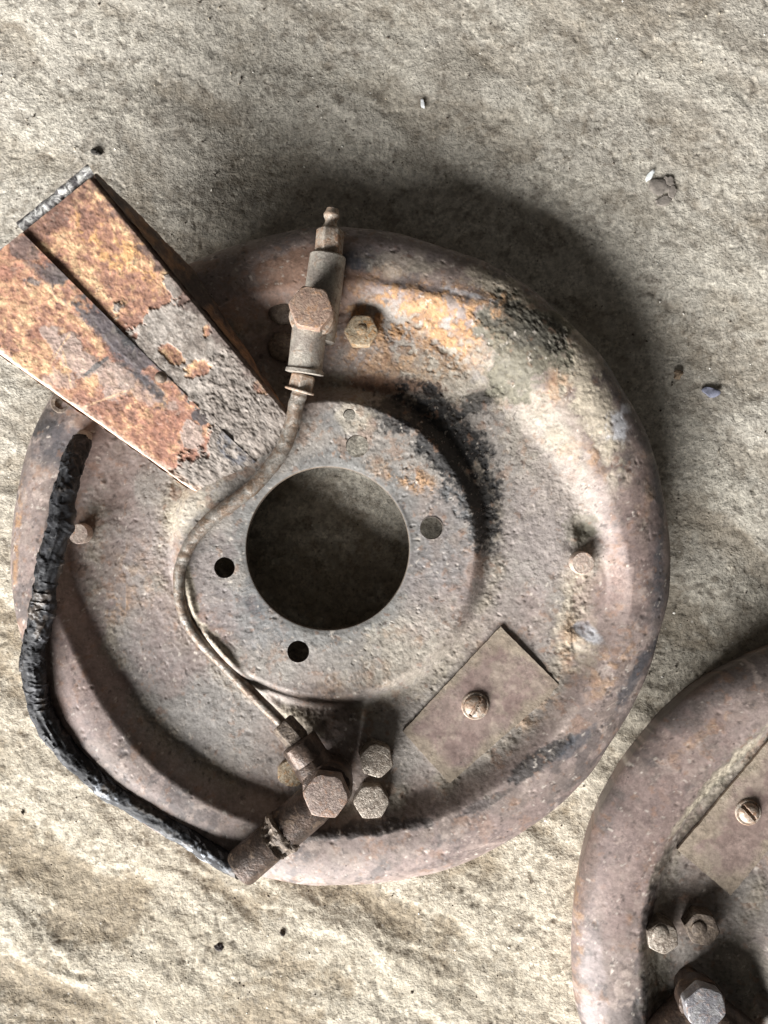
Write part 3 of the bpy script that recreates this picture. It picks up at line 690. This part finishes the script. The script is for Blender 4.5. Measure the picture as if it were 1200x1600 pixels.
hose = make_mesh('taped_hose', b.V[0], b.F4[0], cols=cc.reshape(-1, 3), Fn=b.Fn, mat=M['hose'], parent=unit1, origin=C1, smooth_angle=60, alpha=np.clip(0.5+0.3*nz1, 0, 1).reshape(-1))
hose['label'] = 'hose wrapped in crinkled black tape'
b = MB(); p0, p1 = W(129, 690, 90), W(134, 672, 84); b.lathe(p0, p1, [(0, 12), (10, 12), (16, 9), (17, 3)], 24, noise=0.8); b.build('hose_tip', M['grey'], hose, C1)

# ---- bolts, nuts and pins
def bolt(px, py, zb, r, h, rot, mat, tilt=(0, 0), slot=None, stub=None, parent=unit1, org=C1, name='hex_bolt'):
    b = MB(); hexhead(b, W(px, py, zb+h*0.6)*[1, 1, 0]+[0, 0, zb], r, h, rot, tilt); o = b.build(name, M[mat], parent, org, angle=30)
    if stub:
        b = MB(); p = W(px+stub[0], py+stub[1], zb+h)
        b.lathe(p-[0, 0, 4], p+[0, 0, 8], [(0, stub[2]), (5, stub[2]), (6.4, stub[2]*0.8), (6.6, 2)], 24, noise=0.3, seed=int(px) % 40)
        b.build('stud_end', M[mat], o, org)
    return o
bolt(564, 518, 52, 27, 22, 0.5, 'dustybolt', (0.05, 0), stub=(1, -3, 8), name='hex_nut')
bolt(585, 1186, 50, 28, 38, 0.2, 'wornbolt', (0.10, 0.06))
bolt(580, 1250, 50, 29, 28, 0.55, 'wornbolt', (0.03, 0.02))
for (px, py) in ((441, 482), (441, 541)):
    b = MB(); p = W(px, py, 62); p[2] = 48; b.lathe(p, p+[0, 0, 10], [(0, 24), (10, 24), (14, 22), (17, 17), (18.5, 8), (19, 2)], 32, noise=0.7, seed=px+py); b.build('round_bolt_head', M['dirtybolt'], unit1, C1)
b = MB(); p = W(456, 1208, 58); p[2] = 50; b.lathe(p, p+[0, 0, 10], [(0, 23), (6, 23), (10, 21), (11.5, 14), (12, 3)], 32, noise=0.9, seed=61); b.build('round_bolt_head', M['dustybolt'], unit1, C1)
for (px, py, r, zb) in ((911, 880, 18, 54), (122, 834, 16, 54)):
    b = MB(); p = W(px, py, zb+20); p[2] = zb; washer_disc(b, p, r, 21); b.build('steady_pin', M['pin'], unit1, C1)
b = MB(); p = W(98, 630, 74); b.lathe(p, p+[0, 0, 10], [(-6, 17), (4, 17), (6, 15.5), (6.2, 10), (2.5, 9.2), (2.5, 1)], 36, noise=0.3); b.build('eyelet', M['dirtybolt'], unit1, C1)

# ---- inspection cover: thin plate held by one slotted screw
def cover_plate(corners, zc, parent, org, mat, screw, sr, slot_ang, seed):
    """corners in order around; grid so that it can be slightly wavy"""
    A, B_, C_, D = [W(*c, zc) for c in corners]; nu, nv = 70, 110
    u = np.linspace(0, 1, nu)[:, None, None]; v = np.linspace(0, 1, nv)[None, :, None]
    P = (A*(1-u)+B_*u)*(1-v)+(D*(1-u)+C_*u)*v
    wob = 0.7*fbm(P[..., 0], P[..., 1], 90, 2, seed)+0.25*fbm(P[..., 0], P[..., 1], 14, 3, seed+1)
    P[..., 2] += wob
    edge_n = 0.5*fbm(P[..., 0], P[..., 1], 10, 2, seed+2)
    P[0, :, 0] += edge_n[0]; P[-1, :, 0] += edge_n[-1]; P[:, 0, 1] += edge_n[:, 0]; P[:, -1, 1] += edge_n[:, -1]
    i = np.arange(nu-1)[:, None]*nv; j = np.arange(nv-1)[None, :]
    F = np.stack([i+j, i+nv+j, i+nv+j+1, i+j+1], -1).reshape(-1, 4)
    V = P.reshape(-1, 3); idx = np.arange(nu*nv).reshape(nu, nv)
    loop = np.concatenate([idx[0, :], idx[1:, -1], idx[-1, -2::-1], idx[-2:0:-1, 0]])
    low = V[loop].copy(); low[:, 2] -= 6; k = np.arange(len(loop)); k2 = (k+1) % len(loop)
    F = np.vstack([F, np.stack([loop[k], loop[k2], len(V)+k2, len(V)+k], -1)])
    X, Y = V[:, 0], V[:, 1]
    c = np.ones((len(V), 3))*lin(134, 116, 108)
    c = mixc(c, lin(118, 98, 92), smooth(0, 1, fbm(X, Y, 50, 4, seed+5))*0.6)
    c = mixc(c, lin(152, 138, 124), smooth(0.1, 1.0, fbm(X, Y, 34, 5, seed+6, 0.65))*0.6)
    ed = np.minimum(np.minimum(u, 1-u)*1.0*np.linalg.norm(B_-A), np.minimum(v, 1-v)*np.linalg.norm(D-A))[..., 0].reshape(-1)
    c = mixc(c, lin(150, 138, 118), (1-smooth(3, 26, ed+9*fbm(X, Y, 30, 4, seed+7)))*0.6)
    V2 = np.vstack([V, low]); c = np.vstack([c, np.tile(lin(96, 80, 72), (len(low), 1))])
    al = np.concatenate([0.6-0.4*(1-smooth(3, 30, ed)), np.full(len(low), 0.2)])
    o = make_mesh('inspection_cover', V2, F, cols=c, mat=M['disc'], parent=parent, smooth_angle=40, origin=org, alpha=al)
    # screw: domed head with a real slot
    p = W(screw[0], screw[1], zc+6); p[2] = zc-1
    n, m = 64, 14
    th = np.arange(n)*2*pi/n; R = []
    for rr, zz in ((sr+4.5, 0), (sr+4.5, 3.2), (sr+3.2, 4.4), (sr+0.6, 4.4), (sr+0.2, 2.5), (sr, 5.5), (sr*0.93, 9), (sr*0.8, 10.8), (sr*0.68, 11.8), (sr*0.56, 12.4), (sr*0.44, 12.8), (sr*0.32, 13), (sr*0.2, 13.1), (sr*0.08, 13.1)):
        x = rr*np.cos(th); y = rr*np.sin(th)
        d = np.abs(-x*sin(slot_ang)+y*cos(slot_ang))
        z = zz-(5.5*(d < sr*0.15) if rr < sr*0.97 else 0)
        R.append(np.stack([p[0]+x, p[1]+y, p[2]+z+0*x], -1))
    b = MB(); b.rings(R, True, True); b.build('slotted_screw', M['greyrust'], o, org, angle=35)
    return o
cover_plate(((782, 979), (876, 1073), (703, 1224), (629, 1143)), 53.4, unit1, C1, 'cover', (743, 1104), 17.5, radians(60), 400)

# ================================================================== second unit (the mirrored other side)
C2 = W(1431, 1501, 80); C2[2] = 0
unit2 = thing('brake_backing_plate', 'second rusty brake backing plate cut off by the lower right corner, pale bolt head', 'brake part', C2)
holes2 = []
rot2 = -87.0
def loc2(lx, ly):
    a = radians(rot2); mx = -lx; return np.array([C2[0]+mx*cos(a)-ly*sin(a), C2[1]+mx*sin(a)+ly*cos(a)])
for (hx, hy, hr, hz) in holes1:
    q = loc2(hx-C1[0], hy-C1[1]); holes2.append((q[0], q[1], hr, hz))
stains2 = [('mauve', 1000, 1300, 60, 200, 30, 0.6), ('green', 1128, 1205, 100, 18, -48, 0.6), ('cream', 1130, 1203, 90, 12, -48, 0.5), ('cream', 1060, 1280, 40, 10, -50, 0.6), ('green', 1030, 1350, 40, 16, -60, 0.6), ('brown', 940, 1250, 90, 9, -58, 0.6), ('brown', 1090, 1075, 110, 10, -38, 0.6), ('brown', 918, 1370, 9, 60, 10, 0.4), ('lilac', 925, 1520, 14, 90, 0, 0.6),
           ('grease', 1010, 1420, 14, 40, 10, 0.7), ('green', 1020, 1520, 30, 60, 0, 0.6), ('green', 1160, 1520, 50, 40, 40, 0.5), ('rust', 905, 1440, 7, 70, 0, 0.5), ('rust', 1080, 1150, 60, 8, -40, 0.35), ('brown', 1080, 1420, 60, 40, 0, 0.5), ('grease', 995, 1560, 14, 50, 5, 0.7)]
bumps2 = [(1060, 1460, 70, 40, 0, 6), (1160, 1540, 20, 50, -40, 8), (1020, 1520, 26, 40, 0, 6)]
build_disc(unit2, C2, C2, rot2, True, 240, 1100, holes2, bumps2, stains2, 700)
cover_plate(((1058, 1328), (1142, 1399), (1290, 1223), (1206, 1152)), 58, unit2, C2, 'cover', (1171, 1271), 16, radians(-48), 480)
bolt(1032, 1459, 50, 26, 38, 0.1, 'wornbolt', (-0.04, 0.02), stub=(0, 0, 13), parent=unit2, org=C2, name='hex_nut')
bolt(1096, 1447, 48, 27, 34, 0.4, 'dirtybolt', (-0.1, 0.05), stub=(-4, 5, 12), parent=unit2, org=C2)
b = MB(); pe = W(1096, 1566, 104)
b.lathe([pe[0], pe[1], 30], [pe[0], pe[1], 110], [(0, 22), (50, 24), (54, 34), (70, 36), (78, 35), (80, 30)], 40, noise=0.7, seed=119); bj = b.build('banjo_eye', M['dark'], unit2, C2)
b = MB(); pe = W(1095, 1564, 112); hexhead(b, pe, 33, 18, 0.2, (0.02, 0.03), 0.88); b.build('banjo_bolt', M['palehead'], bj, C2, angle=30)
b = MB(); p0, p1 = W(1084, 1575, 86), W(985, 1677, 92); L = np.linalg.norm(p1-p0)
b.lathe(p0, p1, [(0, 30), (L*0.2, 32), (L*0.95, 31), (L, 28)], 40, noise=0.5, seed=131); b.build('hose_end', M['dark'], unit2, C2)
b = MB(); p0, p1 = W(1106, 1578, 84), W(1192, 1646, 80); L = np.linalg.norm(p1-p0)
b.lathe(p0, p1, [(0, 29), (L*0.5, 30), (L*0.95, 29), (L, 26)], 40, noise=0.8, seed=137); b.build('pipe_socket', M['dark'], bj, C2)

# ================================================================== crumbs on the floor
def plain(name, c, rough=0.8):
    m, nt, bb = nodes(name); tc = nt.nodes.new('ShaderNodeTexCoord').outputs['Object']
    n = noise_n(nt, tc, 8, 4, 0.65); g = ramp(nt, n.outputs['Fac'], [(0.3, c*0.6), (0.5, c), (0.7, np.minimum(c*1.35, 0.9))])
    nt.links.new(g.outputs['Color'], bb.inputs['Base Color']); bb.inputs['Roughness'].default_value = rough
    bump(nt, bb, [(n.outputs['Fac'], 0.6, 2)]); return m
def flake(name, label, cat, px, py, L, Wd, rot, thick, c, seed, zb=FZ+2, group=None, n=18):
    rs = np.random.RandomState(seed); th = np.arange(n)*2*pi/n
    rr = 1+0.22*fbm(np.cos(th)*20, np.sin(th)*20, 14, 2, seed)
    a = radians(-rot); x = L*rr*np.cos(th); y = Wd*rr*np.sin(th)
    p = W(px, py, zb)
    X = x*cos(a)-y*sin(a); Y = x*sin(a)+y*cos(a)
    tilt = 0.06*X
    b = MB(); b.rings([np.stack([X*0.96, Y*0.96, tilt-1.5], -1), np.stack([X, Y, tilt+thick*0.5], -1), np.stack([X*0.9, Y*0.9, tilt+thick], -1), np.stack([X*0.4, Y*0.4, tilt+thick*1.15], -1)])
    o = b.build(name, plain(name+'_surface', c), None, None, angle=50); o.location = p*S
    o['label'] = label; o['category'] = cat
    return o
def pebble(name, label, cat, px, py, r, h, c, seed, zb=FZ+2):
    p = W(px, py, zb); n, m = 20, 10; R = []
    for k in range(m):
        ph = pi*(k+0.5)/m-pi/2; th = np.arange(n)*2*pi/n
        rr = 1+0.3*fbm(np.cos(th)*cos(ph)*20+seed, np.sin(th)*cos(ph)*20+ph*9, 16, 3, seed)
        R.append(np.stack([r*rr*cos(ph)*np.cos(th), 0.85*r*rr*cos(ph)*np.sin(th), h*sin(ph)*rr], -1))
    b = MB(); b.rings(R); o = b.build(name, plain(name+'_surface', c), None, None, angle=28); o.location = p*S
    o['label'] = label; o['category'] = cat
    return o
flake('paint_flake', 'slim white flake near the top centre of the concrete', 'flake', 660, 162, 9, 3.2, 75, 2, lin(240, 242, 242), 3)
flake('paint_flake', 'white oval flake touching the cracked grey stone', 'flake', 1016, 274, 10, 5, -50, 2.5, lin(244, 248, 246), 4)
flake('paint_chip', 'slate blue chip lying right of the large plate', 'paint chip', 1109, 612, 15, 8, 15, 2.5, lin(128, 130, 146), 5)
pebble('pebble', 'small tan pebble in the shadow right of the large plate', 'pebble', 1060, 584, 9, 6, lin(150, 130, 108), 6)
pebble('crumb', 'black crumb on bright concrete at the bottom left', 'crumb', 344, 1478, 8, 6, lin(48, 38, 36), 7)
pebble('crumb', 'dark crumb above the top of the rusty scoop', 'crumb', 152, 238, 8, 5, lin(70, 66, 62), 8)
pebble('crumb', 'little dark speck on concrete beneath the plate bottom edge', 'crumb', 441, 1458, 5, 4, lin(74, 66, 60), 9)
# cracked stone set in the concrete: one thing of several fragments
st = thing('cracked_stone', 'cracked grey stone set into the concrete, upper right', 'stone', W(1032, 300, FZ))
for k, (px, py, L, Wd, ro) in enumerate(((1029, 294, 19, 15, 20), (1045, 284, 10, 7, 50), (1050, 301, 7, 11, 10), (1036, 314, 17, 9, -15))):
    th = np.arange(14)*2*pi/14; rr = 1+0.25*fbm(np.cos(th)*20, np.sin(th)*20, 12, 2, 60+k); a = radians(-ro)
    x = L*rr*np.cos(th); y = Wd*rr*np.sin(th); X = x*cos(a)-y*sin(a); Y = x*sin(a)+y*cos(a); p = W(px, py, FZ)
    b = MB(); b.rings([np.stack([p[0]+X*f, p[1]+Y*f, FZ+0.8+zz+0*X], -1) for f, zz in ((1, -4), (1, 1.2), (0.88, 2.6), (0.4, 3.0))])
    b.build('fragment', plain('stone_fragment', lin(132, 124, 116)), st, W(1032, 300, FZ), angle=40)
# loose grit, uncountable
def grit():
    rs = np.random.RandomState(11); n = 2600
    X = rs.uniform(-800, 800, n); Y = rs.uniform(-1050, 1050, n)
    for c in (C1, C2):
        keep = np.hypot(X-c[0], Y-c[1]) > 520; X, Y = X[keep], Y[keep]
    n = len(X); r = 0.8+1.6*rs.rand(n)**3+1.2*(rs.rand(n) < 0.04)
    base = np.array([[1, 0, 0], [0, 1, 0], [-1, 0, 0], [0, -1, 0], [0, 0, 0.8], [0, 0, -0.8]], float)
    f = np.array([[0, 1, 4], [1, 2, 4], [2, 3, 4], [3, 0, 4], [1, 0, 5], [2, 1, 5], [3, 2, 5], [0, 3, 5]])
    a = rs.rand(n)*6.28; ca, sa = np.cos(a), np.sin(a)
    sx = r*(0.8+0.7*rs.rand(n)); sy = r*(0.6+0.6*rs.rand(n))
    bx = base[None, :, 0]*sx[:, None]; by = base[None, :, 1]*sy[:, None]
    V = np.stack([X[:, None]+bx*ca[:, None]-by*sa[:, None], Y[:, None]+bx*sa[:, None]+by*ca[:, None], FZ+2+base[None, :, 2]*r[:, None]+0*bx], -1).reshape(-1, 3)
    F = (f[None]+np.arange(n)[:, None, None]*6).reshape(-1, 3)
    t = rs.rand(n); cl = np.where((t < 0.5)[:, None], lin(88, 78, 68), np.where((t < 0.8)[:, None], lin(168, 158, 140), lin(228, 224, 214)))
    o = make_mesh('grit', V, None, cols=np.repeat(cl, 6, 0), F3=F, mat=M['hose'], smooth_angle=0, alpha=0.0)
    o['kind'] = 'stuff'; o['label'] = 'loose sand grains scattered over the concrete'; o['category'] = 'grit'
grit()
